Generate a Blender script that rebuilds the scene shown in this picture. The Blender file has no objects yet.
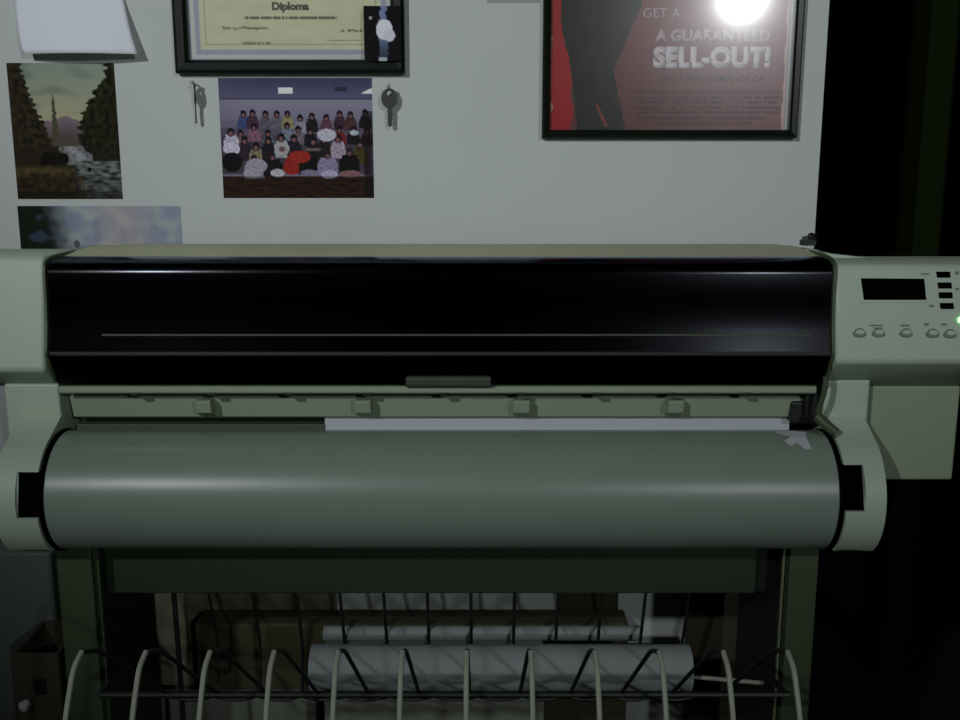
import bpy, bmesh, math, random
from mathutils import Vector
random.seed(7)
C = bpy.context.scene.collection
SC = bpy.context.scene

# ------------------------------------------------------------ camera model
F = 1000.0; PITCH = math.radians(11); CAM = Vector((0, 0, 1.25))
cp, sp_ = math.cos(PITCH), math.sin(PITCH)
def P(px, py, Y):
    """world point of the plane y=Y that lies on the given line of sight"""
    u = (px-480)/F; v = (360-py)/F
    d = Vector((u, cp+v*sp_, -sp_+v*cp))
    return CAM + d*(Y/d.y)
def Z(row, Y): return P(480, row, Y).z
def X(px, row, Y): return P(px, row, Y).x

cam = bpy.data.cameras.new('camera'); camo = bpy.data.objects.new('camera', cam); C.objects.link(camo)
camo.location = CAM; camo.rotation_euler = (math.pi/2-PITCH, 0, 0)
cam.sensor_width = 36; cam.lens = F*36/960; cam.clip_start = .02
SC.camera = camo

# ------------------------------------------------------------ materials
def mat(name, col, rough=.5, noise=0., nscale=40., bump=0., metal=0., spec=.5, coat=0., emit=None, estr=0.):
    m = bpy.data.materials.new(name); m.use_nodes = True
    nt = m.node_tree; b = nt.nodes['Principled BSDF']
    b.inputs['Base Color'].default_value = (*col, 1)
    b.inputs['Roughness'].default_value = rough
    b.inputs['Metallic'].default_value = metal
    b.inputs['Specular IOR Level'].default_value = spec
    b.inputs['Coat Weight'].default_value = coat
    b.inputs['Coat Roughness'].default_value = .08
    if emit:
        b.inputs['Emission Color'].default_value = (*emit, 1); b.inputs['Emission Strength'].default_value = estr
    tc = nt.nodes.new('ShaderNodeTexCoord')
    nz = nt.nodes.new('ShaderNodeTexNoise'); nz.inputs['Scale'].default_value = nscale; nz.inputs['Detail'].default_value = 4
    nt.links.new(tc.outputs['Object'], nz.inputs['Vector'])
    if noise > 0:
        mx = nt.nodes.new('ShaderNodeMixRGB'); mx.blend_type = 'MIX'
        mx.inputs[1].default_value = (*[c*(1-noise) for c in col], 1)
        mx.inputs[2].default_value = (*[min(1, c*(1+noise)) for c in col], 1)
        nt.links.new(nz.outputs['Fac'], mx.inputs[0]); nt.links.new(mx.outputs[0], b.inputs['Base Color'])
    if bump > 0:
        bp = nt.nodes.new('ShaderNodeBump'); bp.inputs['Strength'].default_value = bump; bp.inputs['Distance'].default_value = .002
        nt.links.new(nz.outputs['Fac'], bp.inputs['Height']); nt.links.new(bp.outputs['Normal'], b.inputs['Normal'])
    return m
def vcmat(name, rough=.5, spec=.5, coat=0.):
    m = mat(name, (1, 1, 1), rough, spec=spec, coat=coat)
    nt = m.node_tree; a = nt.nodes.new('ShaderNodeVertexColor'); a.layer_name = 'Col'
    nt.links.new(a.outputs['Color'], nt.nodes['Principled BSDF'].inputs['Base Color'])
    return m
def smoked(name):
    m = bpy.data.materials.new(name); m.use_nodes = True; nt = m.node_tree
    out = nt.nodes['Material Output']; nt.nodes.remove(nt.nodes['Principled BSDF'])
    tr = nt.nodes.new('ShaderNodeBsdfTransparent'); tr.inputs[0].default_value = (.16, .15, .17, 1)
    gl = nt.nodes.new('ShaderNodeBsdfGlossy'); gl.inputs['Roughness'].default_value = .16; gl.inputs[0].default_value = (.8, .85, 1, 1)
    fr = nt.nodes.new('ShaderNodeFresnel'); fr.inputs[0].default_value = 1.22
    mx = nt.nodes.new('ShaderNodeMixShader')
    nt.links.new(fr.outputs[0], mx.inputs[0]); nt.links.new(tr.outputs[0], mx.inputs[1]); nt.links.new(gl.outputs[0], mx.inputs[2])
    nt.links.new(mx.outputs[0], out.inputs[0]); return m
def glassmat(name, strength=1.0):
    m = bpy.data.materials.new(name); m.use_nodes = True; nt = m.node_tree
    out = nt.nodes['Material Output']; nt.nodes.remove(nt.nodes['Principled BSDF'])
    tr = nt.nodes.new('ShaderNodeBsdfTransparent')
    g1 = nt.nodes.new('ShaderNodeBsdfGlossy'); g1.inputs['Roughness'].default_value = .10 if strength > .5 else .5
    g2 = nt.nodes.new('ShaderNodeBsdfGlossy'); g2.inputs['Roughness'].default_value = .26 if strength > .5 else .6
    ad = nt.nodes.new('ShaderNodeMixShader'); ad.inputs[0].default_value = .6
    mx = nt.nodes.new('ShaderNodeMixShader'); mx.inputs[0].default_value = .038*strength
    nt.links.new(g1.outputs[0], ad.inputs[1]); nt.links.new(g2.outputs[0], ad.inputs[2])
    nt.links.new(tr.outputs[0], mx.inputs[1]); nt.links.new(ad.outputs[0], mx.inputs[2])
    nt.links.new(mx.outputs[0], out.inputs[0]); return m

M = dict(
 wall=mat('wall_paint', (.555,.60,.59), .85, .04, 3., .15),
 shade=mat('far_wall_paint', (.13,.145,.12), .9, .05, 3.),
 dark=mat('unlit_passage_black', (.004,.004,.004), .95, .1, 5., spec=.1),  # near-black colour stands in for the passage being unlit
 olive=mat('olive_post_paint', (.010,.016,.004), .9, .1, 8., spec=.05),
 floor=mat('carpet', (.02,.02,.018), .95, .3, 200., .5),
 ceil=mat('ceiling_paint', (.16,.17,.15), .9, .05, 30., .2),
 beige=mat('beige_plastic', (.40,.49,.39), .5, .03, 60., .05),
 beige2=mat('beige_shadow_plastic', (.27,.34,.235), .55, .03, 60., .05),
 olive_edge=mat('aged_yellow_beige_plastic', (.55,.57,.38), .55, .05, 30.),
 cover=mat('grey_roll_cover', (.21,.265,.22), .34, .03, 30., .03),
 black=mat('black_plastic', (.006,.007,.006), .5, .1, 30.),
 inner=mat('interior_plastic', (.02,.02,.02), .6, .1, 30.),
 rail=mat('rail_metal', (.25,.12,.10), .35, .1, 30., metal=.6),
 lever=mat('lever_olive_plastic', (.05,.075,.035), .5, .1, 30.), edge=mat('stand_edge_highlight', (.17,.19,.11), .5, .1, 30.), void=mat('shade_and_key_black', (.0015,.0015,.0015), 1., .1, 30., spec=0.),  # void: key and display black, also shade painted into holes and gaps
 wall_shade=mat('mottled_wall_shade', (.17,.19,.12), .85, .5, 9., .5),  # mottled dark tone imitating shade on the lower wall
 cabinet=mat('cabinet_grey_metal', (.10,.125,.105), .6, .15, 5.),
 slot=mat('slot_dark_grey', (.06,.075,.05), .6, .1, 30.),
 paper=mat('white_paper', (.47,.51,.54), .8, .03, 20., .1),
 rollpaper=mat('rolled_paper', (.32,.36,.36), .75, .12, 14., .4),
 stand=mat('stand_painted_steel', (.055,.085,.042), .5, .1, 20.),
 beam=mat('beam_painted_steel', (.024,.045,.022), .5, .1, 20.),
 wire=mat('dark_wire', (.01,.014,.012), .5, .1, 20.),
 pale_wire=mat('pale_wire_tone', (.40,.44,.35), .5, .05, 20.),
 frame=mat('black_frame_wood', (.005,.009,.006), .35, .1, 20., spec=.2),
 frame_in=mat('frame_green_edge', (.05,.08,.05), .4, .1, 20.),
 cardb=mat('brown_cardboard', (.085,.08,.04), .85, .2, 12., .2),
 cardp=mat('pale_cardboard', (.26,.29,.23), .85, .12, 9., .2),
 board=mat('dark_olive_board', (.045,.045,.02), .8, .15, 10.),
 boardb=mat('dark_brown_board', (.05,.04,.022), .8, .15, 10.),
 metal=mat('key_metal', (.016,.02,.016), .45, .2, 60., metal=.0),
 nail=mat('nail_metal', (.5,.5,.45), .4, .1, 60., metal=.8),
 label=mat('button_grey', (.13,.18,.15), .5, .1, 60.),
 mark=mat('printed_mark', (.14,.19,.14), .6, .1, 60.),
 led=mat('green_led', (.1,.5,.1), .4, emit=(.25,1,.2), estr=2.5),
 smoked=smoked('smoked_plastic'), glass=glassmat('frame_glass', 1.0), dglass=glassmat('diploma_glass', .25),
 art=vcmat('printed_paper', .7, .08), photo=vcmat('photo_print', .6, .08),
 ink=mat('dark_ink', (.10,.10,.07), .7, .1, 90.), ink_red=mat('dark_red_ink', (.06,.02,.03), .7, .1, 90.),
 white_ink=mat('white_ink', (.62,.55,.60), .6, .05, 60.), pink_ink=mat('pink_ink', (.42,.30,.34), .6, .05, 60.),
 lampglass=mat('lamp_diffuser', (.9,.9,.9), .5, emit=(.93,.97,1.0), estr=.6),
 lampmetal=mat('lamp_metal', (.6,.6,.6), .4, metal=.5),
)

# ------------------------------------------------------------ mesh helpers
def link(name, bm, m, parent=None, bevel=0., smooth=False, seg=2):
    me = bpy.data.meshes.new(name)
    bmesh.ops.recalc_face_normals(bm, faces=bm.faces[:])
    if smooth:
        for f in bm.faces: f.smooth = True
        for e in bm.edges:
            if len(e.link_faces) == 2 and e.calc_face_angle(0) > math.radians(38): e.smooth = False
    bm.to_mesh(me); bm.free()
    for k in (m if isinstance(m, (list, tuple)) else [m]): me.materials.append(M[k] if isinstance(k, str) else k)
    o = bpy.data.objects.new(name, me); C.objects.link(o)
    if parent:
        o.parent = parent
        o.location = -parent.location if parent.type == 'EMPTY' else (0, 0, 0)
    if bevel:
        md = o.modifiers.new('bevel', 'BEVEL'); md.width = bevel; md.segments = seg; md.limit_method = 'ANGLE'; md.angle_limit = math.radians(35)
    return o
def thing(name, label, cat, loc=(0, 0, 0), group=None):
    o = bpy.data.objects.new(name, None); C.objects.link(o); o.location = loc; o.empty_display_size = .05
    return tag(o, label, cat, group)
def tag(o, label, cat, group=None):
    o['label'] = label; o['category'] = cat
    if group: o['group'] = group
    return o
def struct(o): o['kind'] = 'structure'; return o
def bx(bm, x0, x1, y0, y1, z0, z1, mi=0):
    vs = [bm.verts.new(p) for p in ((x0,y0,z0),(x1,y0,z0),(x1,y1,z0),(x0,y1,z0),(x0,y0,z1),(x1,y0,z1),(x1,y1,z1),(x0,y1,z1))]
    for q in ((0,1,2,3),(4,5,6,7),(0,1,5,4),(1,2,6,5),(2,3,7,6),(3,0,4,7)):
        f = bm.faces.new([vs[i] for i in q]); f.material_index = mi
def box(*a):
    bm = bmesh.new(); bx(bm, *a); return bm
def pr(bm, prof, x0, x1):
    """prism: profile [(y,z)] extruded along x"""
    a = [bm.verts.new((x0, y, z)) for y, z in prof]; b = [bm.verts.new((x1, y, z)) for y, z in prof]
    n = len(prof)
    bm.faces.new(a); bm.faces.new(list(reversed(b)))
    for i in range(n): bm.faces.new((a[i], a[(i+1) % n], b[(i+1) % n], b[i]))
def prism(prof, x0, x1):
    bm = bmesh.new(); pr(bm, prof, x0, x1); return bm
def R(row, Y): return (Y, Z(row, Y))
def tube(bm, pts, r, n=8, closed=False):
    pts = [Vector(p) for p in pts]; rings = []
    N = len(pts); prev = None
    for i, p in enumerate(pts):
        if closed: t = pts[(i+1) % N]-pts[i-1]
        else: t = (pts[min(i+1, N-1)]-pts[max(i-1, 0)])
        t.normalize()
        if prev is None:
            a = Vector((1, 0, 0)) if abs(t.x) < .9 else Vector((0, 0, 1))
            nrm = t.cross(a).normalized()
        else: nrm = (prev-t*prev.dot(t)).normalized()
        prev = nrm; bi = t.cross(nrm)
        rings.append([bm.verts.new(p+(nrm*math.cos(k*2*math.pi/n)+bi*math.sin(k*2*math.pi/n))*r) for k in range(n)])
    for i in range(N if closed else N-1):
        A, B = rings[i], rings[(i+1) % N]
        for k in range(n): bm.faces.new((A[k], A[(k+1) % n], B[(k+1) % n], B[k]))
    if not closed: bm.faces.new(rings[0]); bm.faces.new(rings[-1])
def arcpts(pts, rad=.02, n=5):
    """round the corners of a polyline"""
    pts = [Vector(p) for p in pts]; out = [pts[0]]
    for a, b, c in zip(pts, pts[1:], pts[2:]):
        d1 = (a-b); d2 = (c-b); r = min(rad, d1.length*.45, d2.length*.45)
        p, q = b+d1.normalized()*r, b+d2.normalized()*r
        for k in range(n+1):
            t = k/n; out.append(p*(1-t)**2+b*2*t*(1-t)+q*t*t)
    out.append(pts[-1]); return out

WY = 1.70      # plane of the back wall
# ------------------------------------------------------------ room
xe = X(822, 120, WY)          # where the back wall ends and the dark passage begins
XL, XRm, YB, H = -2.6, 2.6, -4.6, 2.5
PY = 5.5
struct(link('floor', box(XL-.1, XRm+.1, YB-.1, PY, -.1, 0), 'floor'))
struct(link('ceiling', box(XL-.1, XRm+.1, YB-.1, PY, H, H+.1), 'ceil'))
struct(link('wall_back', box(XL, xe, WY, WY+.11, 0, H), 'wall'))
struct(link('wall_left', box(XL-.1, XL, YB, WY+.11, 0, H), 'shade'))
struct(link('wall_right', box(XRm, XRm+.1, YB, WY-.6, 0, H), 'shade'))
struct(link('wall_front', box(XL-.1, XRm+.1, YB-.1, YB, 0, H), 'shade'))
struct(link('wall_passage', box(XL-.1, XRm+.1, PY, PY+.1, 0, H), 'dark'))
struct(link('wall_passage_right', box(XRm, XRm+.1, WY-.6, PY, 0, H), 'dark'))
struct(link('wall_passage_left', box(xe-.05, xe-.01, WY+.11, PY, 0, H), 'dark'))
struct(link('baseboard_back', box(XL, xe, WY-.012, WY, 0, .09), 'shade', bevel=.003))
# post of the doorway in the passage
a, b = P(925, 100, 2.3), P(952, 100, 2.3)
bm = box(a.x, b.x, 2.3, 2.42, 0, H); bx(bm, b.x, b.x+.018, 2.33, 2.42, 0, H)
struct(link('trim_1', bm, 'olive', bevel=.004))

# ------------------------------------------------------------ picture grids
def grid_art(name, px0, py0, px1, py1, yoff, fn, m, parent=None, thick=.0012, step=1.0, nx=None, nz=None, curl=None):
    """a sheet on the wall whose print is computed by fn(u,v)->rgb; u,v in 0..1 from the top left.
    edges given by the corner positions on the wall"""
    Y = WY-yoff; rm = (py0+py1)/2
    x0, x1 = X(px0, rm, Y), X(px1, rm, Y); z1, z0 = Z(py0, Y), Z(py1, Y)
    nx = nx or int((px1-px0)/step); nz = nz or int((py1-py0)/step)
    bm = bmesh.new(); cl = bm.loops.layers.float_color.new('Col')
    V = []; cols = {}
    for j in range(nz+1):
        row = []
        for i in range(nx+1):
            u, v = i/nx, j/nz
            dy = curl(u, v) if curl else 0
            vt = bm.verts.new((x0+(x1-x0)*u, Y-thick-dy, z1+(z0-z1)*v)); row.append(vt)
            cols[vt] = tuple(max(0, c) for c in fn(u, v))
        V.append(row)
    for j in range(nz):
        for i in range(nx): bm.faces.new((V[j][i], V[j+1][i], V[j+1][i+1], V[j][i+1]))
    if not curl:   # thickness: back edge strip
        bk = {}
        ring = V[0][:]+[r[-1] for r in V[1:]]+V[-1][-2::-1]+[r[0] for r in V[-2:0:-1]]
        back = []
        for vt in ring:
            w = bm.verts.new((vt.co.x, Y, vt.co.z)); cols[w] = cols[vt]; back.append(w)
        n = len(ring)
        for k in range(n): bm.faces.new((ring[k], ring[(k+1) % n], back[(k+1) % n], back[k]))
        bm.faces.new(back)
    for f in bm.faces:
        for l in f.loops: l[cl] = (*cols[l.vert], 1)
    o = link(name, bm, m, parent, smooth=bool(curl))
    if curl:
        md = o.modifiers.new('thickness', 'SOLIDIFY'); md.thickness = thick; md.offset = -1
    return o
def mixc(a, b, t): t = max(0, min(1, t)); return tuple(x*(1-t)+y*t for x, y in zip(a, b))
def sm(a, b, x): t = max(0, min(1, (x-a)/(b-a))); return t*t*(3-2*t)
from mathutils import noise as MN
def nz2(x, y, s=0): return MN.noise(Vector((x, y, s)))      # about -1..1
def lin(r, g, b): return tuple(((c/255)/12.92 if c/255 < .04045 else ((c/255+.055)/1.055)**2.4) for c in (r, g, b))
K = 2.3   # display value -> paint value: how much lighter the print is than it looks in this dim room
def L(r, g, b): return tuple(min(.9, c*K) for c in lin(r, g, b))

# ---- landscape print
def landscape(u, v):
    x, y = u*108, v*136
    sky = mixc(L(98,108,98), L(122,120,98), sm(0, 60, y))
    sky = mixc(sky, L(112,98,110), sm(55, 75, y)*.6)
    sky = mixc(sky, L(72,80,78), sm(-.1, .6, nz2(x/30, y/12))*.6)
    c = sky
    mt = 52+abs(x-55)*.35+nz2(x/8, 0, 3)*4
    if y > mt: c = mixc(L(86,76,84), L(58,52,48), sm(mt, mt+22, y))
    n = nz2(x/5, y/5, 1)
    lt = 14+26*sm(0, 92, y)+4*nz2(x/20, y/6, 5)+1.4*math.sin(y*1.1+2*nz2(y/9,2))+3*nz2(y/3,x/9,6)      # left firs
    if x < lt: c = mixc(mixc(L(40,33,22), L(12,14,9), .5+n), L(60,42,28), max(0, n-.1)*(1-sm(0, 9, x)))
    if 30 < y < 78 and abs(x-44+nz2(0, y/3)*1.5) < (y-30)*.07+.6: c = L(52,54,40)
    rt = 100-32*sm(0, 66, y)-1.6*math.sin(y*.9+2*nz2(y/9,4))+4*nz2(3, y/6)+3*nz2(y/3,x/9,7)
    if x > rt: c = mixc(L(32,32,16), L(9,11,7), .55+n)
    if y > 82:
        c = mixc(L(30,27,17), L(14,13,8), .5+n)
        if x < lt+2: c = mixc(c, L(34,26,18), .5)
        st = 62+(y-84)*.42; w = 10+(y-84)*.15                            # stream
        d = abs(x-st-8*nz2(y/9, 1))/max(w, 1)
        if y < 102 and 42 < x < 80 and d < 1.3: c = mixc(L(112,112,116), L(64,66,64), d*.7+max(0, nz2(x/4, y/3, 8)))
        if y >= 98: c = mixc(c, mixc(L(84,92,92), L(22,22,18), .5+1.3*nz2(x/8, y/3, 9)), sm(52, 70, x+8*nz2(y/4, 6)))
        for cx, cy, r in ((35, 97, 9), (50, 95, 6), (76, 106, 2.4)):
            if math.hypot(x-cx, (y-cy)*1.1) < r: c = L(11,10,8)
        if y > 101 and x < 66: c = mixc(c, mixc(L(58,50,28), L(22,18,11), abs(y-107-3*nz2(x/12,3))/6+.5*n), 1-sm(50, 66, x+7*nz2(y/4,2)))
        if y > 112: c = mixc(c, mixc(L(46,36,22), L(18,15,10), .5+n), .8 if x < 70 else .35)
        if y > 128: c = mixc(c, L(16,15,10), .7)
    return c
o = grid_art('landscape_print', 12.5, 63, 118.5, 199, -.0006, landscape, 'art')
tag(o, 'unframed landscape picture of dark firs and a white stream taped to the wall', 'picture')

# ---- blue strip print below it
def postcard(u, v):
    x, y = u*163, v*40
    c = mixc(L(98,106,120), L(118,124,124), sm(-.3, .6, nz2(x/16, y/8, 2)))
    c = mixc(c, L(128,118,116), sm(60, 100, x)*(1-sm(110, 150, x))*.5)
    c = mixc(L(14,22,14), c, sm(22, 58, x+4*nz2(x/6, y/5, 4)-y*.25))
    if math.hypot(x-57, y-27) < 3: c = L(60,62,70)
    c = mixc(c, L(70,78,110), sm(.15, .5, nz2(x/14, y/9, 7))*.25)
    return c
o = grid_art('panorama_print', 20, 206, 182, 262, -.0006, postcard, 'art')
tag(o, 'faded blue and green strip picture on the wall, its lower edge behind the plotter', 'picture')

# ---- group photograph
S = 914/165
heads = []
def ppl(x, y, hair, body, w=30, h=60, hr=15): heads.append((x, y, hair, body, w, h, hr))
dk = (14,12,18)
for x, y, b in ((170,215,(52,62,100)),(220,210,(60,40,58)),(290,215,(78,74,86)),(352,215,(84,80,92)),(410,215,(122,116,84)),(478,238,(120,118,134)),
                (542,228,(26,22,28)),(620,235,(80,50,62)),(694,215,(52,34,44)),(752,220,(66,44,46)),(832,210,(20,16,20))):
    ppl(x, y, dk, b, 34, 85, 17)
for x, y, b in ((150,320,(104,84,96)),(225,285,(110,76,92)),(300,320,(74,80,92)),(405,280,(96,104,120)),(465,300,(96,84,92)),(530,310,(22,20,26)),(690,300,(96,30,36)),(765,300,(24,20,24)),(840,310,(40,22,20))):
    ppl(x, y, dk, b, 36, 80, 17)
for x, y, b in ((98,315,(158,152,178)),(170,360,(38,30,38)),(232,395,(112,100,80)),(300,360,(24,22,28)),(372,345,(128,134,140)),(440,350,(30,26,36)),(545,365,(18,16,20)),(605,355,(30,26,24)),(680,350,(138,128,144)),(800,380,(60,52,24))):
    ppl(x, y, dk, b, 40, 110, 20)
for x, y, b in ((218,460,(122,116,134)),(320,450,(18,16,18)),(440,430,(120,34,28)),(520,440,(16,14,16)),(622,440,(118,110,140)),(742,425,(16,14,16))):
    ppl(x, y, (30,20,26), b, 55, 110, 18)
def group(u, v):
    x, y = 42+u*(872-42), 20+v*(680-20)
    c = mixc(L(46,46,66), L(62,62,86), sm(20, 125, y)) if y < 132 else mixc(L(98,96,112), L(84,78,94), sm(130, 320, y))
    c = mixc(c, L(70,66,84), sm(260, 0, x-0)*.3)
    if 128 < y < 136: c = L(52,50,66)
    if 365 < x < 442 and 72 < y < 104: c = L(205,210,225)
    if 670 < x < 740 and 68 < y < 92: c = L(38,36,50)
    if y > 75 and y < 106 and x > 815 and (x-815)*.45 > (100-y): c = L(200,206,215)
    if y > 560: c = mixc(L(34,20,14), L(16,11,10), sm(-.3, .5, nz2(x/60, y/14)))
    if y > 250 and x < 858 and y < 545: c = mixc(c, L(34,28,36), .8 if y > 330 else .5 if y > 290 else .15)
    for hx, hy, hair, body, w, h, hr in heads:
        if abs(x-hx) < w*(.72+.28*sm(hy+18, hy+50, y)) and hy+14 < y < hy+h: c = mixc(L(*body), L(*[k*.6 for k in body]), .5+.7*nz2(x/14, y/12, hx))
        d = math.hypot(x-hx, (y-hy)*.8)
        if d < hr: c = L(*hair)
        if math.hypot(x-hx, (y-hy-7)*.9) < hr*.55: c = L(88,60,62)
    for cx, cy, rx, ry, col in ((620,330,52,34,(150,146,162)),(375,405,40,38,(132,130,132)),(375,408,18,16,(84,66,62)),(98,405,46,36,(160,154,180)),(205,540,46,30,(130,124,134)),(345,540,40,22,(146,140,150)),
                               (520,540,50,18,(98,92,112)),(628,548,46,24,(140,134,158)),(745,545,60,20,(104,74,80)),(470,450,60,34,(120,34,28)),(420,510,42,40,(116,30,26)),(770,318,24,14,(140,150,160)),(230,500,60,40,(124,118,134)),(98,480,55,55,(12,11,14)),(545,410,44,10,(84,74,72))):
        if ((x-cx)/rx)**2+((y-cy)/ry)**2 < 1: c = mixc(L(*col), L(*[k*.75 for k in col]), .4+.8*nz2(x/12, y/10, cx))
    if x > 822 and y > 200: c = mixc(c, L(14,11,12), .8)
    if y > 560 and x > 60 and y < 572: c = mixc(c, L(30,20,18), .6)
    return c
o = grid_art('group_photograph', 221, 78, 373, 198, -.0006, group, 'photo', step=.75)
tag(o, 'unframed group photograph of many people in rows, below the diploma', 'photograph')

# ---- framed things
def frame_bars(x0, x1, z0, z1, w, y0, y1):
    bm = bmesh.new()
    prof = [(0, y1), (0, y0+.004), (w*.25, y0), (w*.75, y0+.003), (w, y0+.009), (w, y1)]
    cor = [(x0, z0, 1, 1), (x1, z0, -1, 1), (x1, z1, -1, -1), (x0, z1, 1, -1)]
    rings = [[bm.verts.new((cx+sx*d, y, cz+sz*d)) for d, y in prof] for cx, cz, sx, sz in cor]
    n = len(prof)
    for k in range(4):
        A, B = rings[k], rings[(k+1) % 4]
        for i in range(n): bm.faces.new((A[i], A[(i+1) % n], B[(i+1) % n], B[i]))
    return bm
def text(name, body, px0, px1, py0, py1, Y, m, parent, thick=.0006, bold=.0):
    cu = bpy.data.curves.new(name, 'FONT'); cu.body = body; cu.size = 1; cu.extrude = 0; cu.offset = bold; cu.resolution_u = 3
    t = bpy.data.objects.new('tmp_text', cu); C.objects.link(t)
    dg = bpy.context.evaluated_depsgraph_get(); me = bpy.data.meshes.new_from_object(t.evaluated_get(dg))
    bpy.data.objects.remove(t); bpy.data.curves.remove(cu)
    xs = [v.co.x for v in me.vertices]; ys = [v.co.y for v in me.vertices]
    x0, x1, y0, y1 = min(xs), max(xs), min(ys), max(ys)
    rm = (py0+py1)/2; X0, X1 = X(px0, rm, Y), X(px1, rm, Y); Z1, Z0 = Z(py0, Y), Z(py1, Y)
    for v in me.vertices:
        v.co = Vector((X0+(v.co.x-x0)/(x1-x0)*(X1-X0), Y, Z0+(v.co.y-y0)/(y1-y0)*(Z1-Z0)))
    bm = bmesh.new(); bm.from_mesh(me); bpy.data.meshes.remove(me)
    g = bmesh.ops.extrude_face_region(bm, geom=bm.faces[:])
    for v in [e for e in g['geom'] if isinstance(e, bmesh.types.BMVert)]: v.co.y -= thick
    return link(name, bm, m, parent)

# diploma
YF = WY-.022
fx0, fx1, fz0, fz1 = X(173, 40, YF), X(404, 40, YF), Z(73, YF), Z(-112, YF)
dip = thing('framed_diploma', 'black framed diploma on cream paper hanging above the group photograph', 'framed certificate', ((fx0+fx1)/2, WY, fz0))
link('frame', frame_bars(fx0, fx1, fz0, fz1, .0215, YF, WY), 'frame', dip)
def diploma(u, v):
    x, y = 184+u*(394-184), -100+v*162
    inx, iny = min(x-184, 394-x), min(y+100, 62-y)
    d = min(inx, iny+1)
    c = L(118,122,116)
    if d < 5: c = L(112,112,128)
    elif d < 9: c = L(134,138,134)
    elif d < 14: c = mixc(L(106,104,122), L(118,116,128), .5+.6*nz2(x/3, y/3))
    else: c = mixc(L(144,147,122), L(134,138,112), .5+.5*nz2(x/20, y/12))
    if 18 < d < 19.2: c = L(112,112,88)
    def line(yy, xa, xb, s=.65):
        return abs(y-yy) < s and xa < x < xb and nz2(x/1.5, yy) > -.25
    if line(17, 243, 337, 1.7): c = mixc(c, L(54,54,42), .85)
    if line(27.5+2*nz2(x/7, 1), 220, 268, 1.1) or line(30+1.6*nz2(x/6, 2), 338, 362, 1.1): c = mixc(c, L(50,50,42), .75)
    if line(43, 240, 270, 1.3) or line(40, 325, 360, 1): c = mixc(c, L(60,60,44), .7)
    return c
grid_art('certificate', 184, -100, 394, 62, .004, diploma, 'art', dip, step=1.0)
text('heading', 'Diploma', 272, 309, 2, 12.5, WY-.0055, 'ink', dip, bold=.045)
link('glass', box(fx0+.018, fx1-.018, WY-.0135, WY-.0115, fz0+.018, fz1-.018), 'dglass', dip)
# small photo tucked into the frame
def fig(u, v):
    x, y = u*38, v*56
    c = L(8,7,10)
    if math.hypot(x-7, y-12) < 1.6: c = L(120,118,112)
    if abs(x-20-nz2(y/5, 0)*2) < (3.2 if y < 14 else 4.5) and y < 55: c = mixc(L(80,92,118), L(40,50,62), sm(25, 50, y))
    if ((x-21)/8.5)**2+((y-24)/10.5)**2 < 1: c = L(160,160,170)
    if ((x-26)/6)**2+((y-30)/6)**2 < 1: c = L(150,150,160)
    if y > 52 and abs(x-19) < 4: c = L(120,130,130)
    return c
o = grid_art('snapshot', 364, 6, 401, 61, .026, fig, 'photo', thick=.001)
tag(o, 'small dark snapshot of a white figure tucked into lower right of the diploma frame', 'photograph')

# poster
YP = WY-.020
qx0, qx1, qz0, qz1 = X(543, 70, YP), X(802, 70, YP), Z(138, YP), Z(-330, YP)
pos = thing('framed_poster', 'black framed red poster with dark standing legs and pale headline about a sell-out', 'framed poster', ((qx0+qx1)/2, WY, qz0))
link('frame', frame_bars(qx0, qx1, qz0, qz1, .0135, YP, WY), 'frame', pos)
def poster(u, v):
    x, y = 550+u*(796-550), -318+v*(318+131)
    c = mixc(L(80,40,42), L(66,36,36), sm(0, 131, y)); c = mixc(c, L(104,70,76), sm(650, 800, x)*.45)
    c = mixc(c, L(60,34,34), .35*nz2(x/14, y/14))
    if x < 575+nz2(0, y/20)*3: c = L(112,20,22)
    if x < 553+max(0, nz2(1, y/14))*4: c = L(120,104,92)
    if x > 793 - max(0, nz2(2, y/20))*2: c = L(130,112,108)
    cl, cr = (563 if y < 22 else 563+.27*(y-22) if y < 55 else 572+.125*(y-55))+nz2(3, y/9), 644-.4*max(0, y)
    if y > 66: cr = 617.5+(y-66)*.22+nz2(5, y/6)
    if y < 0: cl, cr = 563+y*.02, 645
    if cl < x < cr: c = mixc(L(14,18,15), L(26,30,28), .4+.6*nz2(x/10, y/22, 5))
    gap = 601+(y-103)*.45
    if 102 < y < 127 and abs(x-gap) < 1.2+.04*(y-102): c = L(84,38,36)
    for k in range(7):
        yy = 89+k*5.6
        if abs(y-yy) < 1.5 and 640+(k > 3)*3+max(0, k-5)*18 < x < 790-max(0, k-4)*14 and nz2(x/1.9, yy*3) > -.22: c = mixc(c, L(34,20,26), .75)
    return c
grid_art('print', 550, -318, 796, 131, .004, poster, 'art', pos, step=1.0)
TY = WY-.0055
text('headline', 'A GUARANTEED', 655, 771, 29, 42, TY, 'pink_ink', pos, bold=.06)
text('headline', 'SELL-OUT!', 653, 771, 46, 68.5, TY, 'white_ink', pos, bold=.07)
text('headline', 'GET A', 643, 681, 8, 18, TY, 'pink_ink', pos, bold=.01)
text('caption', 'ONLY PERFORMANCE OF', 658, 764, 75.5, 82, TY, 'ink_red', pos, bold=.02)
link('glass', box(qx0+.010, qx1-.010, WY-.0125, WY-.0105, qz0+.010, qz1-.010), 'glass', pos)
# paper edge left of the poster
o = grid_art('paper_notice', 487, -60, 540, 3, -.0006, lambda u, v: L(106,112,112), 'art', step=6)
tag(o, 'lower edge of a grey paper notice left of the red poster', 'notice')
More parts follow.
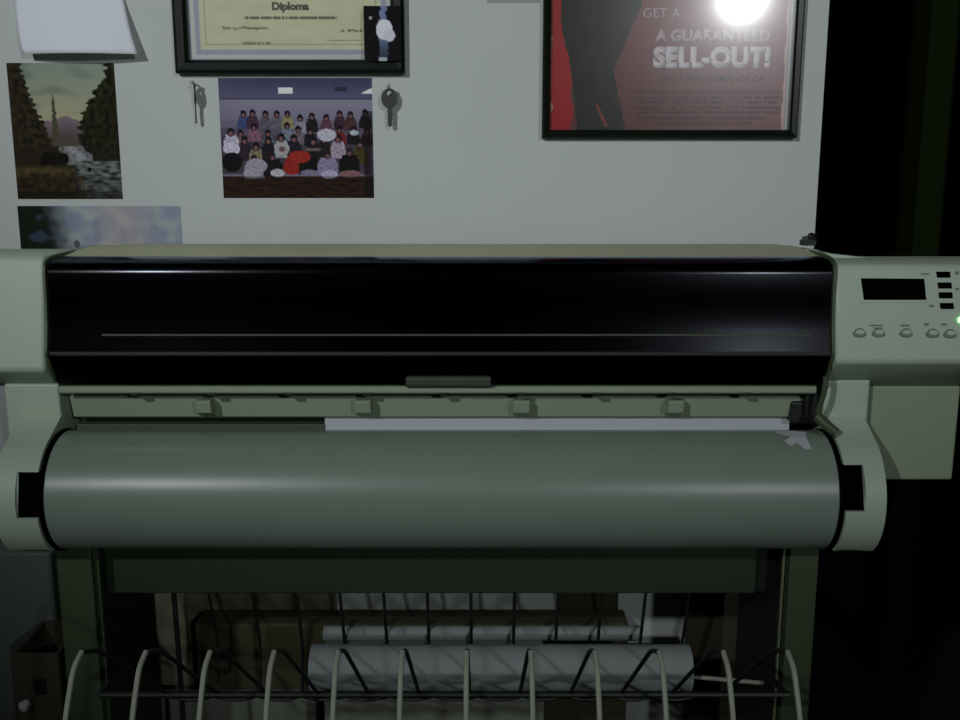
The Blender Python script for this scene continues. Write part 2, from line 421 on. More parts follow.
# white curling sheet, top left
def curl(u, v): return .028*sm(.4, 1, v)**1.3+.016*math.sin(math.pi*u)*v
o = grid_art('curled_paper_sheet', 17, -90, 133, 56, -.0004, lambda u, v: (.80,.84,.92), 'art', nx=28, nz=28, curl=curl, thick=.0006)
sx0, sx1 = X(17, -14, WY-.001), X(133, -14, WY-.001)
for v in o.data.vertices:      # the sheet flares towards its lower edge
    k = (Z(-90, WY)-v.co.z)/(Z(-90, WY)-Z(56, WY)); u_ = (v.co.x-sx0)/(sx1-sx0)
    hw = X(480+50+7*k, 0, WY); v.co.x = X(59+10*k+14*k*k, 0, WY)+(u_*2-1)*hw
tag(o, 'white sheet of paper curling off the wall above the landscape picture', 'paper')

# keys on nails
def key(name, px, py, yaw, label, cat='key'):
    c = P(px, py, WY-.016)
    t = thing(name, label, cat, c)
    bm = bmesh.new(); tube(bm, [(c.x, WY, c.z+.012), (c.x, WY-.03, c.z+.014)], .0016)
    bmesh.ops.create_uvsphere(bm, u_segments=10, v_segments=6, radius=.0032, matrix=__import__('mathutils').Matrix.Translation((c.x, WY-.031, c.z+.014)))
    link('nail', bm, 'nail', t, smooth=True)
    def rot(x, y, z): return (c.x+x*math.cos(yaw)-y*math.sin(yaw), WY-.017+x*math.sin(yaw)+y*math.cos(yaw), c.z+z)
    bm = bmesh.new(); n = 20      # bow with a hole
    O, I = [], []
    for k in range(n):
        a = 2*math.pi*k/n
        O.append([bm.verts.new(rot(.0135*math.cos(a), s*.0015, -.004+.016*math.sin(a))) for s in (-1, 1)])
        I.append([bm.verts.new(rot(.004*math.cos(a), s*.0015, .004+.004*math.sin(a))) for s in (-1, 1)])
    for k in range(n):
        j = (k+1) % n
        for s in (0, 1): bm.faces.new((O[k][s], O[j][s], I[j][s], I[k][s]))
        bm.faces.new((O[k][0], O[j][0], O[j][1], O[k][1])); bm.faces.new((I[k][0], I[j][0], I[j][1], I[k][1]))
    link('bow', bm, 'metal', t)
    pts = [(-.0035,-.017),(.004,-.017),(.004,-.026),(.0055,-.03),(.0035,-.033),(.005,-.037),(.003,-.041),(.0045,-.045),(.001,-.05),(-.0035,-.047)]
    bm = bmesh.new()
    A = [bm.verts.new(rot(x, -.0012, z)) for x, z in pts]; B = [bm.verts.new(rot(x, .0012, z)) for x, z in pts]
    bm.faces.new(A); bm.faces.new(B[::-1])
    for k in range(len(pts)): j = (k+1) % len(pts); bm.faces.new((A[k], A[j], B[j], B[k]))
    link('blade', bm, 'metal', t)
key('hanging_key', 389.5, 96, .25, 'dark key hanging flat on a nail right of the group photograph')
key('hanging_key', 195, 92, 1.84, 'dark key hanging edge-on from a nail left of the group photograph')

# ------------------------------------------------------------ plotter
yf = 1.245
xl, xr = X(47, 360, yf), X(833, 360, yf)
xc = (xl+xr)/2
cyD = 1.338
# roll cover cylinder from its upper and lower tangent rows
def ang(row): return PITCH-math.atan((360-row)/F)
a1, a2 = ang(430), ang(549)
half = (a2-a1)/2; ac = (a1+a2)/2
yn = 1.20; Dc = yn/(math.cos(ac)-math.sin(half)); cr = Dc*math.sin(half)
cyY, cyZ = Dc*math.cos(ac), 1.25-Dc*math.sin(ac)
cx0, cx1 = X(41, 490, yn), X(842, 490, yn)
plt = thing('large_format_printer', 'wide beige plotter with smoked window and long grey roll cover on a stand', 'printer', (xc, 1.42, cyZ-cr))
ztop = Z(250, 1.36)
yr = 1.60
# chassis behind everything
zb = cyZ-cr*.80
link('chassis', prism([(1.36, zb), (1.36, Z(398,1.36)), (1.42, Z(398,1.42)), (1.56, Z(398,1.42)), (1.56, ztop-.045), (yr, ztop-.045), (yr, zb)], xl+.002, xr-.002), 'inner', plt)
link('top_cover', prism([R(257, 1.305), (1.36, ztop+.000), (1.42, ztop+.001), (yr+.005, Z(244,yr)), (yr+.005, ztop-.05), (1.56, ztop-.04), (1.40, ztop-.012), (1.315, Z(257,1.305)-.008)], xl+.001, xr-.001), 'olive_edge', plt, bevel=.003, smooth=True)
# window: thin curved smoked shell
outer = [R(256, 1.303), R(257.5, 1.288), R(260, 1.273), R(263, 1.2645), R(267, 1.2600), R(274, 1.2580), R(300, 1.2565), R(330, 1.2520), R(352, 1.2455), R(357, 1.2445), R(364, 1.250), R(384, 1.264)]
inner = [(y+.004, z-.001) for y, z in outer]
win = link('window', prism(outer+inner[::-1], xl+.004, xr-.004), 'smoked', plt, smooth=True)
link('window_ridge', prism([R(333.8, 1.2512), R(334.4, 1.2498), R(335.6, 1.2496), R(336.2, 1.2504)], xl+.07, xr-.03), 'slot', win)
link('window_rim', prism([R(351.5, 1.2445), R(352.5, 1.2425), R(355.5, 1.2425), R(356.5, 1.2455), R(356, 1.249), R(352, 1.249)], xl+.004, xr-.004), 'inner', win, bevel=.001)
hx0, hx1 = X(406, 380, 1.255), X(491, 380, 1.255)
link('handle', prism([R(376, 1.257), R(378, 1.248), R(386, 1.250), R(388, 1.26), (1.268, Z(388,1.26)), (1.268, Z(376,1.257))], hx0, hx1), 'slot', win, bevel=.002)
# carriage rail inside
bm = prism([(1.335, Z(334,1.335)), (1.335, Z(337,1.335)), (1.36, Z(337,1.335)), (1.36, Z(334,1.335))], xl+.01, xr-.01)
link('carriage_rail', bm, 'rail', plt)
link('platen', prism([(1.29, Z(386,1.29)), (1.29, Z(380,1.29)), (1.42, Z(384,1.42)), (1.42, Z(388,1.42)-.01)], xl+.004, xr-.004), 'inner', plt)
# lip, groove, band with lugs, slot
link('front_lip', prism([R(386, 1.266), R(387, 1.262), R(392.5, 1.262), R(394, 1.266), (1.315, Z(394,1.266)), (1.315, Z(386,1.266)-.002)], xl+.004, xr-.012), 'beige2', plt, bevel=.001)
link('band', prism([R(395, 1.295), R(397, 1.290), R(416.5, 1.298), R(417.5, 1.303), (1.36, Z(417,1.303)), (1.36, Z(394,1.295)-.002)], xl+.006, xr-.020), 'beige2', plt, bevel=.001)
link('groove', box(xl+.004, xr-.014, 1.297, 1.36, Z(396.2, 1.295), Z(393.2, 1.262)-.0), 'black', plt)
for px in (134, 211, 288, 367, 444, 521, 597, 672, 747):
    x = X(px, 394, 1.26)
    link('pinch_roller', box(x-.006, x+.006, 1.262, 1.30, Z(396.5, 1.262), Z(392.7, 1.262)), 'black', plt, bevel=.001)
for px in (204.5, 363.5, 521.5, 675):
    x = X(px, 408, 1.28)
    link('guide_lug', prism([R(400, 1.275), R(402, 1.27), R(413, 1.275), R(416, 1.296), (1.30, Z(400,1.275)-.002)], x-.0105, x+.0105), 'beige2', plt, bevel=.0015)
link('slot', box(xl+.004, xr-.022, 1.325, 1.36, zb, Z(417, 1.303)), 'black', plt)
link('slot_lip', box(xl+.005, X(325, 425, 1.31), 1.306, 1.324, Z(436, 1.31), Z(423.5, 1.31)), 'slot', plt, bevel=.001)
# white paper feeding down
o = link('loaded_paper', prism([(1.309, Z(417.6,1.303)-.0003), R(440, 1.309), (1.31, Z(440,1.309)), (1.31, Z(417.6,1.303)-.0003)], X(325, 424, 1.31), X(789, 424, 1.31)), 'paper')
tag(o, 'white paper edge hanging out of the plotter slot above the roll cover', 'paper')
# cylinder
def cyl(x0, x1, r, n=72, cap=True, cy=cyY, cz=cyZ, a0=0, taper=0.):
    bm = bmesh.new(); rings = []
    e = min(.002, (x1-x0)*.2); xs = [(x0, r-e), (x0+e, r), (x1-e, r), (x1, r-e)]
    for x, rr in xs: rings.append([bm.verts.new((x, cy+rr*math.cos(2*math.pi*k/n), cz+rr*math.sin(2*math.pi*k/n))) for k in range(n)])
    for A, B in zip(rings, rings[1:]):
        for k in range(n): bm.faces.new((A[k], A[(k+1) % n], B[(k+1) % n], B[k]))
    bm.faces.new(rings[0]); bm.faces.new(rings[-1]); return bm
link('roll_cover', cyl(cx0+.0005, cx1-.0005, cr), 'cover', plt, smooth=True)
for a_, b_ in ((X(37, 490, 1.2)+.0004, cx0+.0002), (cx1-.0002, X(846, 490, 1.2)-.0004)): link('gap_shade_disc', cyl(a_, b_, cr+.0025, taper=0), 'void', plt, smooth=True)  # added black discs stand in for the shade in the end gaps
link('spindle', cyl(X(15, 492, 1.21), X(868, 492, 1.21), .03, 32), 'black', plt, smooth=True)
# cheeks at both ends of the roll
def arc(r, d0, d1, n=18): return [(cyY-r*math.cos(math.radians(d0+(d1-d0)*k/n)), cyZ+r*math.sin(math.radians(d0+(d1-d0)*k/n))) for k in range(n+1)]
rc = cr+.006
def cheek(xi, xm, xo, notch_top, notch_bot, nm):
    top = [(1.36, Z(384,1.30)), (1.306, Z(384,1.30)), (1.300, Z(400,1.30)), (1.290, Z(415,1.29))]
    arc_full = [p for p in arc(rc, 62, -52, 30)]
    bot = [(1.30, cyZ-rc*.80), (1.36, cyZ-rc*.80)]
    bm = bmesh.new()
    pr(bm, top+arc_full+bot, xm, xo)
    zt, zb_ = Z(notch_top, 1.2), Z(notch_bot, 1.2)
    up = [p for p in arc_full if p[1] > zt]; lo = [p for p in arc_full if p[1] < zb_]
    yt = cyY-math.sqrt(rc**2-(zt-cyZ)**2); yb = cyY-math.sqrt(rc**2-(zb_-cyZ)**2)
    pr(bm, top+up+[(yt, zt), (yt+.04, zt), (yb+.04, zb_), (yb, zb_)]+lo+bot, xi, xm)
    bmesh.ops.remove_doubles(bm, verts=bm.verts[:], dist=1e-6)
    o = link(nm, bm, 'beige', plt, smooth=True)
    ix = (xi, xm) if xi < xm else (xm, xi)
    link('slot_shade_block', prism([(yt+.003, zt-.0006), (yt+.03, zt-.0006), (yb+.03, zb_+.0006), (yb+.003, zb_+.0006)], ix[0]+.0003, ix[1]-.0003), 'void', o)  # black block added so the notch reads as a shaded hole
    return o
cheek(X(846, 490, 1.2), X(865, 490, 1.2), X(886, 490, 1.2), 468, 510, 'cheek')
cheek(X(37, 490, 1.2), X(16, 490, 1.2), X(-6, 490, 1.2), 474, 517, 'cheek')
# end covers
def endcap(xa, xb, top, bot, under, ytop, ybot, yund, nm):
    zt = Z(top, ytop)
    prof = [(ytop, zt-.004), (ytop+.006, zt), (1.36, zt+.001), (yr, Z(top-6, yr)), (yr, Z(under,yund)), (yund, Z(under,yund)), (ybot+.004, Z(bot,ybot)-.004), (ybot, Z(bot,ybot)), ]
    return link(nm, prism(prof, xa, xb), 'beige', plt, bevel=.004, smooth=True)
capL = endcap(X(-90, 300, 1.24), xl-.001, 256, 370, 386, 1.262, 1.238, 1.305, 'end_cover')
capR = endcap(xr+.001, X(1040, 300, 1.22), 264, 362, 386, 1.262, 1.236, 1.310, 'control_console')
# sloping shoulders beside the top cover
def shoulder(x0, x1, zlo):
    bm = bmesh.new()
    ya, yb = 1.34, yr; zr = Z(244, yr); zt = ztop; zl2 = zlo-.014
    v = [bm.verts.new(p) for p in ((x0,ya,zt-.002),(x0+(x1-x0)*.25,ya,zt-.003),(x1,ya,zlo),(x1,yb,zl2),(x0+(x1-x0)*.25,yb,zr),(x0,yb,zr),(x0,ya,zlo-.01),(x1,ya,zlo-.01),(x1,yb,zlo-.01),(x0,yb,zlo-.01))]
    for q in ((0,1,4,5),(1,2,3,4),(0,6,7,2,1),(5,4,3,8,9),(2,7,8,3),(6,9,8,7),(0,5,9,6)): bm.faces.new([v[i] for i in q])
    return bm
link('shoulder', shoulder(xl-.001, X(18, 250, 1.33), Z(258, 1.262)), 'beige', plt, bevel=.002)
link('shoulder', shoulder(xr+.001, X(880, 250, 1.33), Z(264, 1.262)), 'beige', plt, bevel=.002)
# inner side rims hugging the window ends
for s, xx in ((1, xl), (-1, xr)):
    prof = [(y-.004, z+.003) for y, z in outer]+[(1.36, Z(392,1.264)), (1.36, ztop)]
    a_, b_ = sorted((xx, xx+s*.0025))
    link('window_side', prism(prof, a_-.0005, b_), 'lever', plt, smooth=True)
# lower side housings
link('side_housing', box(X(12, 430, 1.30), X(66, 430, 1.30), 1.288, yr-.02, Z(520, 1.30), Z(384, 1.288)), 'beige', plt, bevel=.003)
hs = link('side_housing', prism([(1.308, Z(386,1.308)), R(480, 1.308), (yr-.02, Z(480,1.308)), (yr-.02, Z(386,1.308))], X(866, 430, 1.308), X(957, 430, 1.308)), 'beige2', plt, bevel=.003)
link('side_housing', box(X(822, 430, 1.288), X(867, 430, 1.288), 1.288, yr-.02, Z(500, 1.305), Z(380, 1.288)), 'beige', plt, bevel=.003)
# feed lever at right
lx = X(806, 400, 1.28)
bm = box(X(792, 410, 1.285), X(818, 410, 1.285), 1.285, 1.32, Z(424, 1.285), Z(402, 1.285)); bx(bm, X(806,400,1.275), X(819,400,1.275), 1.275, 1.30, Z(420,1.275), Z(393,1.275))
link('lever_housing', bm, 'black', plt, bevel=.003)
bm = bmesh.new(); tube(bm, arcpts([P(826, 376, 1.25), P(824, 395, 1.25), P(816, 414, 1.256), P(833, 431, 1.25)], .02), .0035, 10)
link('feed_lever', bm, 'lever', plt, smooth=True)
bm = bmesh.new(); tube(bm, [P(817, 416, 1.255), P(825, 424, 1.248), P(836, 433, 1.243)], .0068, 10)
link('lever_grip', bm, 'lever', plt, smooth=True)
# console face elements: points on the slanted face
(yA, zA), (yB_, zB) = (1.262, Z(264, 1.262)-.004), (1.236, Z(362, 1.236))
nrm = Vector((0, -(zA-zB), (yA-yB_)*-1)).normalized()
nrm = Vector((0, -(zA-zB), yA-yB_)).normalized()
def face(px, py, h=0.):
    u = (px-480)/F; v = (360-py)/F; d = Vector((u, cp+v*sp_, -sp_+v*cp)); A = Vector((0, yA, zA)); t = (A-CAM).dot(nrm)/d.dot(nrm)
    return CAM+d*t+nrm*h
def plate(pts, h0, h1, m, nm, parent, bevel=0.):
    bm = bmesh.new(); A = [bm.verts.new(face(x, y, h1)) for x, y in pts]; B = [bm.verts.new(face(x, y, h0)) for x, y in pts]; n = len(pts)
    bm.faces.new(A); bm.faces.new(B[::-1])
    for k in range(n): bm.faces.new((A[k], A[(k+1) % n], B[(k+1) % n], B[k]))
    return link(nm, bm, m, parent, bevel=bevel)
plate([(857,275.5),(927,275.5),(929,303),(860,303)], -.001, .0008, 'beige', 'display_bezel', capR, .0004)
plate([(860.5,278.3),(924,278.8),(926,300),(863.5,300)], -.001, .0014, 'void', 'display', capR, .0006)
for x, y in ((943,274.7),(944.3,285.5),(945.3,295.3),(946.5,306)):
    plate([(x-7,y-3),(x+6.5,y-3),(x+7,y+3),(x-6,y+3)], -.001, .002, 'void', 'key_button', capR, .0006)
for x, y in ((859.5,333.5),(878.5,333.5),(906,333.5),(932.5,334),(950,334.5)):
    pts = [(x+7.2*math.cos(a)*(1 if math.sin(a) > 0 else .8), y+5*math.sin(a)*(.8 if math.sin(a) > 0 else 1.1)) for a in [2*math.pi*k/16 for k in range(16)]]
    b_ = plate(pts, -.001, .0022, 'label', 'push_button', capR, .0008)
    plate([(x+4.6*math.cos(a), y-1.3+2.4*math.sin(a)) for a in [2*math.pi*k/12 for k in range(12)]], .002, .0031, 'beige', 'button_cap', b_, .0003)
for x, y, w, h in ((925,274,8,1.8),(957,273,4,3.5),(931.5,306,5,2.6),(876,325.5,14,1.6),(878,328,9,1.2),(905,325.5,9,2),(926.5,324.5,4.5,2.6),(944,324.5,5,2.2),(957,289,4,2.4)):
    plate([(x-w/2,y-h/2),(x+w/2,y-h/2),(x+w/2,y+h/2),(x-w/2,y+h/2)], -.0003, .0004, 'mark', 'printed_mark', capR)
plate([(960.5+2.6*math.cos(a), 320+2.8*math.sin(a)) for a in [2*math.pi*k/14 for k in range(14)]], -.001, .0018, 'led', 'power_light', capR)

# scrap of paper on the roll cover
def oncyl(px, py, h=.0):
    u = (px-480)/F; v = (360-py)/F; d = Vector((0, cp+v*sp_, -sp_+v*cp)); dd = Vector((u, d.y, d.z))
    o_ = Vector((0, 0-cyY, 1.25-cyZ)); a = d.y**2+d.z**2; b = 2*(o_.y*d.y+o_.z*d.z); c = o_.y**2+o_.z**2-(cr+h)**2
    disc = b*b-4*a*c
    t = (-b-math.sqrt(max(disc, 0)))/(2*a)
    p = CAM+dd*t; return p
bm = bmesh.new()
pts = [(776,431.3),(790,430.8),(806,432),(806,437),(812,449),(806,450),(797,443),(791,446),(784,441),(790,437),(778,434)]
A = [bm.verts.new(oncyl(x, y, .0012)) for x, y in pts]; B = [bm.verts.new(oncyl(x, y, .0002)) for x, y in pts]
bm.faces.new(A); bm.faces.new(B[::-1])
for k in range(len(pts)): j = (k+1) % len(pts); bm.faces.new((A[k], A[j], B[j], B[k]))
tag(link('paper_scrap', bm, 'paper'), 'torn scrap of white paper at the right end of the grey roll cover', 'paper scrap')
# cable end on top of the plotter at right
bm = bmesh.new()
zt_ = ztop+(Z(244,yr)-ztop)*.43
q = P(811, 243, 1.50); tube(bm, arcpts([(q.x+.006, 1.50, zt_+.004), (q.x-.004, 1.5, zt_+.016), (q.x+.008, 1.505, zt_+.012), (q.x+.012, 1.57, zt_+.005)], .008), .004, 8)
bx(bm, q.x-.014, q.x+.004, 1.49, 1.51, zt_, zt_+.008)
tag(link('cable_plug', bm, 'black', smooth=True), 'small black plug on a cable lying on the right end of the plotter top', 'cable')

# ------------------------------------------------------------ stand
YL = 1.30
std = thing('printer_stand', 'dark green-grey steel stand with a wire catch basket under the plotter', 'stand', (xc, 1.4, 0))
zt_l = cyZ-cr-.003
link('mounting_plate', box(xl+.01, xr-.01, 1.362, 1.585, zt_l+.0005, zb-.0005), 'inner', plt)
def leg(pa, pb, s):
    x0, x1 = X(pa, 560, YL), X(pb, 560, YL)
    bm = bmesh.new()
    bx(bm, x0, x1, YL, YL+.012, .06, zt_l)                 # front panel
    xi = x1 if s < 0 else x0                               # inner face
    bx(bm, min(xi, xi-s*.0)-.004, xi+.004, YL+.012, YL+.22, .06, zt_l)
    xo = x0 if s < 0 else x1
    bx(bm, xo-.002, xo+.002, YL+.012, YL+.22, .06, zt_l)
    o = link('leg', bm, 'stand', std, bevel=.002)
    f = link('foot', box(x0-.01, x1+.01, YL-.30, YL+.30, .03, .06), 'stand', o, bevel=.006)
    for yy in (YL-.26, YL+.26):
        xm = (x0+x1)/2; bm = bmesh.new()
        rings = [[bm.verts.new((xm+d, yy+.028*math.cos(2*math.pi*k/20), .029+.028*math.sin(2*math.pi*k/20))) for k in range(20)] for d in (-.012, .012)]
        for k in range(20): bm.faces.new((rings[0][k], rings[0][(k+1) % 20], rings[1][(k+1) % 20], rings[1][k]))
        bm.faces.new(rings[0]); bm.faces.new(rings[1]); link('caster', bm, 'black', o)
    # dark inner lining and a thin edge strip, painted bright as a highlight on the right leg
    xa = xi-s*.004
    link('lining', box(min(xa, xa-s*.002), max(xa, xa-s*.002), YL+.016, YL+.225, .07, zt_l-.002), 'black', o)
    xs = xi-s*.005
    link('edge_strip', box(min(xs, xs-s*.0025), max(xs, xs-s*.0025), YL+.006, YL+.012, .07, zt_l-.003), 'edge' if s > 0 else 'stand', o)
leg(56, 91, -1); leg(790, 819, 1)
bx0, bx1 = X(86, 570, YL+.03), X(800, 570, YL+.03)
bxa, bxb = X(99, 570, 1.33), X(762, 570, 1.33)
link('crossbeam', box(X(104, 570, 1.335), X(757, 570, 1.335), 1.335, 1.385, Z(594, 1.335), zt_l), 'beam', std, bevel=.003)
link('beam_bracket', box(X(92, 560, YL)+.006, X(104, 570, 1.335), 1.345, 1.375, Z(594, 1.335), zt_l), 'black', std)
link('beam_bracket', box(X(757, 570, 1.335), X(790, 560, YL)-.006, 1.345, 1.375, Z(594, 1.335), zt_l), 'black', std)
link('floor_beam', box(X(92, 560, YL)+.006, X(790, 560, YL)-.006, 1.38, 1.42, .07, .12), 'beam', std, bevel=.003)
# catch basket: twelve bent wires
def pt(t, row, px=480):
    u = (px-480)/F; v = (360-row)/F
    return CAM+Vector((u, cp+v*sp_, -sp_+v*cp))*t
pitch = .0632
bc = xc+.006
A_ = pt(.93, 830); B_ = pt(.945, 720); T_ = pt(.985, 652); T2 = pt(1.03, 650); Sp = pt(1.25, 693); Lo = pt(1.50, 695); Rl = pt(1.50, 645); Rt = pt(1.385, 592); Rt2 = Vector((0, 1.352, Z(594,1.335)+.001))
yz = lambda v, x: (x, v.y, v.z)
for i in range(12):
    x = bc+(i-5.5)*pitch
    bm = bmesh.new(); tube(bm, arcpts([yz(T_, x)]+[yz(T2, x), yz(Sp, x), yz(Lo, x), yz(Rl, x), yz(Rt2, x)], .018, 5), .0024, 8)
    w = link('basket_wire', bm, 'wire', std, smooth=True)
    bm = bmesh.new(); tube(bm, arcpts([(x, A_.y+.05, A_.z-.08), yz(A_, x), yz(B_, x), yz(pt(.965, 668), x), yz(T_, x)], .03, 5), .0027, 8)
    link('front_wire', bm, 'pale_wire', w, smooth=True)  # front stretch of each wire, paler and slightly thicker
e0, e1 = bc-5.5*pitch, bc+5.5*pitch
def hbar(nm, p, r, x0=None, x1=None, m='wire', wob=0):
    x0 = e0 if x0 is None else x0; x1 = e1 if x1 is None else x1
    bm = bmesh.new(); n = 60 if wob else 1
    tube(bm, [(x0+(x1-x0)*k/n, p[0], p[1]+(-abs(math.sin(k/n*12*math.pi))*wob)) for k in range(n+1)], r, 8); link(nm, bm, m, std, smooth=True)
hbar('basket_rail', (Sp.y, Sp.z-.002), .0042, X(100, 692, Sp.y), X(790, 692, Sp.y))
hbar('basket_rail', (Sp.y+.012, Sp.z-.010), .0028, e0, X(700, 692, Sp.y), wob=.006)
hbar('basket_rail', (A_.y+.05, A_.z-.08), .004)
hbar('basket_rail', (Rl.y, Rl.z+.001), .002, X(628, 645, Rl.y), X(670, 645, Rl.y))
for sx in (-1, 1):     # arms carrying the basket from the legs
    xa = X(100, 692, Sp.y) if sx < 0 else X(786, 692, Sp.y)
    bm = bmesh.new(); tube(bm, [(xa, Sp.y, Sp.z-.002), (xa-sx*.0, YL+.004, Sp.z-.03)], .004, 8); link('basket_arm', bm, 'wire', std, smooth=True)

# cord hanging behind the crossbeam
bm = bmesh.new(); q = P(177.5, 640, 1.42); tube(bm, arcpts([(q.x-.003, 1.42, zt_l-.02), (q.x, 1.422, .5), (q.x+.002, 1.42, .12), (q.x+.004, 1.42, .122)], .05), .0042, 8)
tag(link('power_cord', bm, 'wire', smooth=True), 'straight dark cord hanging down behind the left part of the wire basket', 'cord')

# rolls of paper
def roll(nm, px0, px1, c, r, label, rod=None):
    x0, x1 = X(px0, 670, c[0]), X(px1, 670, c[0])
    bm = bmesh.new(); n = 40; L_ = 24; rings = []
    for j in range(L_+1):
        x = x0+(x1-x0)*j/L_; ring = []
        for k in range(n):
            a = 2*math.pi*k/n; rr = r*(1+.018*nz2(x*9, math.cos(a)*1.5, math.sin(a)*1.5))
            ring.append(bm.verts.new((x, c[0]+rr*math.cos(a), c[1]+rr*math.sin(a))))
        rings.append(ring)
    for A, B in zip(rings, rings[1:]):
        for k in range(n): bm.faces.new((A[k], A[(k+1) % n], B[(k+1) % n], B[k]))
    for ring, xx, d in ((rings[0], x0, 1), (rings[-1], x1, -1)):   # hollow ends
        inn = [bm.verts.new((xx, c[0]+(v.co.y-c[0])*.55, c[1]+(v.co.z-c[1])*.55)) for v in ring]
        deep = [bm.verts.new((xx+d*.05, v.co.y, v.co.z)) for v in inn]
        for k in range(n):
            j = (k+1) % n; bm.faces.new((ring[k], ring[j], inn[j], inn[k])); bm.faces.new((inn[k], inn[j], deep[j], deep[k]))
        bm.faces.new(deep)
    o = link(nm, bm, 'rollpaper', smooth=True); tag(o, label, 'paper roll')
    if rod:
        bm = bmesh.new(); a = Vector((x1-.06, c[0], c[1]-.008)); b = P(763, 683, c[0]+.0); tube(bm, [a, b], .0032, 8); link('core_rod', bm, 'pale_wire', o, smooth=True)
    return o
rr_ = .0335
roll('paper_roll', 312, 689, (1.3475, .5305), rr_, 'thick white paper roll lying in the wire basket of the stand', rod=True)

# things against the wall behind the stand
def bxo(nm, px0, px1, rtop, y0, y1, m, label, cat, z0=0.0, row=650):
    o = link(nm, box(X(px0, row, y0), X(px1, row, y0), y0, y1, z0, Z(rtop, y0)), m, bevel=.003); return tag(o, label, cat)
bxo('cardboard_box', 196, 628, 624, 1.635, 1.695, 'cardb', 'long dark brown cardboard box standing against the wall behind the basket', 'box')
cardboard = bxo('cardboard_box', 322, 545, 652, 1.475, 1.56, 'cardp', 'pale grey cardboard box in front of the brown box behind the basket', 'box')
bxo('cardboard_box', 132, 316, 697, 1.605, 1.633, 'cardp', 'lower pale cardboard box behind the left end of the basket', 'box', row=700)
rz = Z(652, 1.475)
roll('paper_roll', 325, 640, (1.515, rz+.0125), .012, 'slim white paper tube lying on the pale box behind the basket')
bm = box(X(557, 610, 1.697)-.0, X(618, 610, 1.697), 1.6965, 1.6995, 0.09, Z(560, 1.697)); o = link('leaning_board', bm, 'board'); tag(o, 'narrow dark olive board standing at the wall behind the brown box', 'board')
o = link('leaning_board', box(X(686, 640, 1.67), X(736, 640, 1.67), 1.66, 1.683, 0, Z(560, 1.67)), 'boardb', bevel=.002); tag(o, 'dark brown board standing near the right leg of the plotter stand', 'board')
# bin at the lower left
o = link('wall_shade_sheet', box(X(128, 640, 1.697), X(338, 640, 1.697), 1.6965, 1.6995, .12, Z(560, 1.697)), 'wall_shade')  # added sheet, its colour gives the wall here its shade
tag(o, 'added mottled sheet standing in for shade on the wall behind the left half of the basket', 'paper')
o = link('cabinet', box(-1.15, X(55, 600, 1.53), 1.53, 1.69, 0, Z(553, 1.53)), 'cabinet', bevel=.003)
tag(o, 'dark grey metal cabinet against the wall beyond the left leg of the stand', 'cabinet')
x0, x1 = X(14, 680, 1.40), X(60, 680, 1.40); zt = Z(654, 1.40)
bn = thing('storage_bin', 'dark olive open bin in front of the grey cabinet, left of the stand leg', 'bin', ((x0+x1)/2, 1.45, 0))
bm = bmesh.new()
for a in ((x0, x1, 1.40, 1.405, 0, zt), (x0, x1, 1.505, 1.51, 0, zt), (x0, x0+.005, 1.405, 1.505, 0, zt), (x1-.005, x1, 1.405, 1.505, 0, zt), (x0, x1, 1.4, 1.51, 0, .005)): bx(bm, *a)
link('body', bm, 'boardb', bn)
link('handle_opening', box(X(34, 680, 1.4), X(46, 680, 1.4), 1.397, 1.4, Z(694, 1.4), Z(678, 1.4)), 'black', bn, bevel=.001)
c = P(25, 705, 1.393); bm = bmesh.new()
bmesh.ops.create_icosphere(bm, subdivisions=2, radius=.009)
for v in bm.verts: v.co = Vector((c.x, c.y, c.z))+v.co*(1+.35*nz2(v.co.x*200, v.co.y*200, v.co.z*200))
link('white_tag', bm, 'paper', bn)

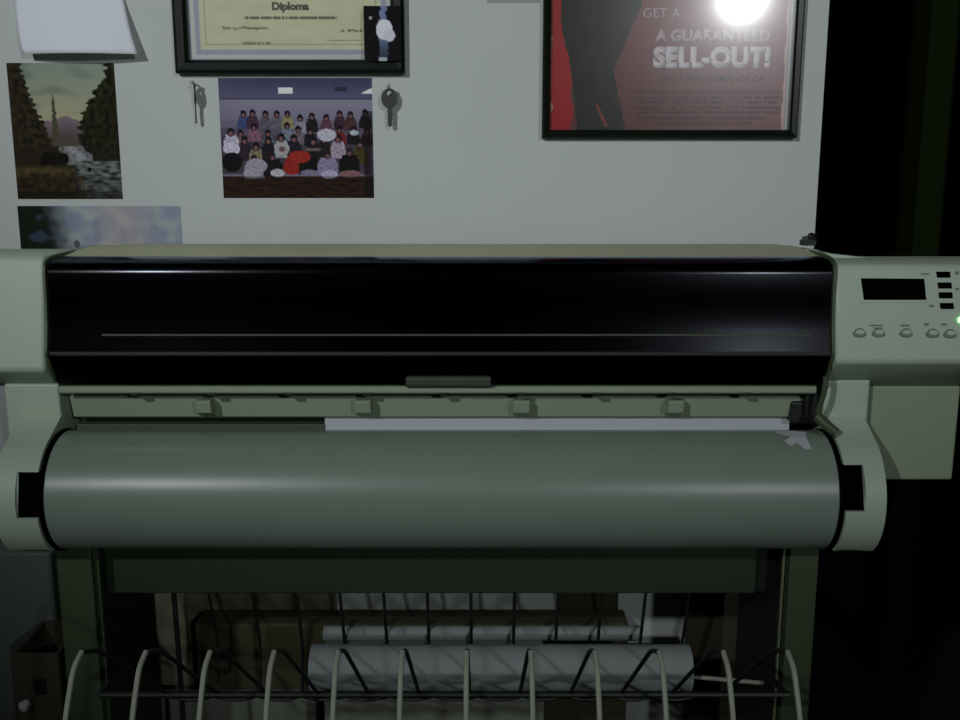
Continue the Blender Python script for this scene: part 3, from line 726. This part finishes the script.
# ------------------------------------------------------------ ceiling lamps (behind the viewer)
def lamp(x, y, z, aim, power, label, r=.08):
    t = thing('spot_lamp', label, 'lamp', (x, y, z), 'ceiling spot lamps')
    c = Vector((x, y, z)); d = (Vector(aim)-c).normalized()
    a = d.cross(Vector((0, 0, 1))).normalized(); b = a.cross(d); n = 32
    def ring(bm, off, rad): return [bm.verts.new(c+d*off+(a*math.cos(2*math.pi*k/n)+b*math.sin(2*math.pi*k/n))*rad) for k in range(n)]
    bm = bmesh.new(); R_ = [ring(bm, o_, rr) for o_, rr in ((.005, r+.012), (-.05, r+.012), (-.17, r*.75), (-.20, r*.4))]
    R_ = [ring(bm, .005, r+.006), ] + R_; R_ = [ring(bm, -.02, r+.006)] + R_
    for A, B in zip(R_, R_[1:]):
        for k in range(n): bm.faces.new((A[k], A[(k+1) % n], B[(k+1) % n], B[k]))
    bm.faces.new(R_[-1]); link('lamp_head', bm, 'lampmetal', t, smooth=True)
    bm = bmesh.new(); bm.faces.new(ring(bm, -.018, r+.005)); link('lens', bm, 'lampglass', t)
    bm = bmesh.new(); p = c-d*.10; tube(bm, [p, (p.x, p.y, H)], .012, 12); link('lamp_stem', bm, 'lampmetal', t, smooth=True)
    li = bpy.data.lights.new('spot_beam', 'SPOT'); li.energy = power; li.color = (.95, .99, 1.0); li.shadow_soft_size = r*.7; li.spot_size = math.radians(SPOT); li.spot_blend = 1.0
    lo = bpy.data.objects.new('spot_beam', li); C.objects.link(lo); lo.parent = t
    lo.matrix_parent_inverse.identity(); lo.location = d*.01; lo.rotation_euler = d.to_track_quat('-Z', 'Y').to_euler()
SPOT = 54
lamp(1.58, -2.95, 2.24, (.15, WY, 1.98), 66, 'round white ceiling spot lamp towards the right side of the room')
lamp(-1.42, -1.55, 2.35, (.0, WY, 1.74), 92, 'round white ceiling spot lamp towards the left side of the room')

# ------------------------------------------------------------ world and view
w = bpy.data.worlds.new('world'); SC.world = w; w.use_nodes = True
w.node_tree.nodes['Background'].inputs[0].default_value = (.01, .012, .01, 1); w.node_tree.nodes['Background'].inputs[1].default_value = .5
vs = SC.view_settings; vs.view_transform = 'Standard'; vs.look = 'None'; vs.gamma = 1; vs.exposure = 1.0; vs.use_curve_mapping = False
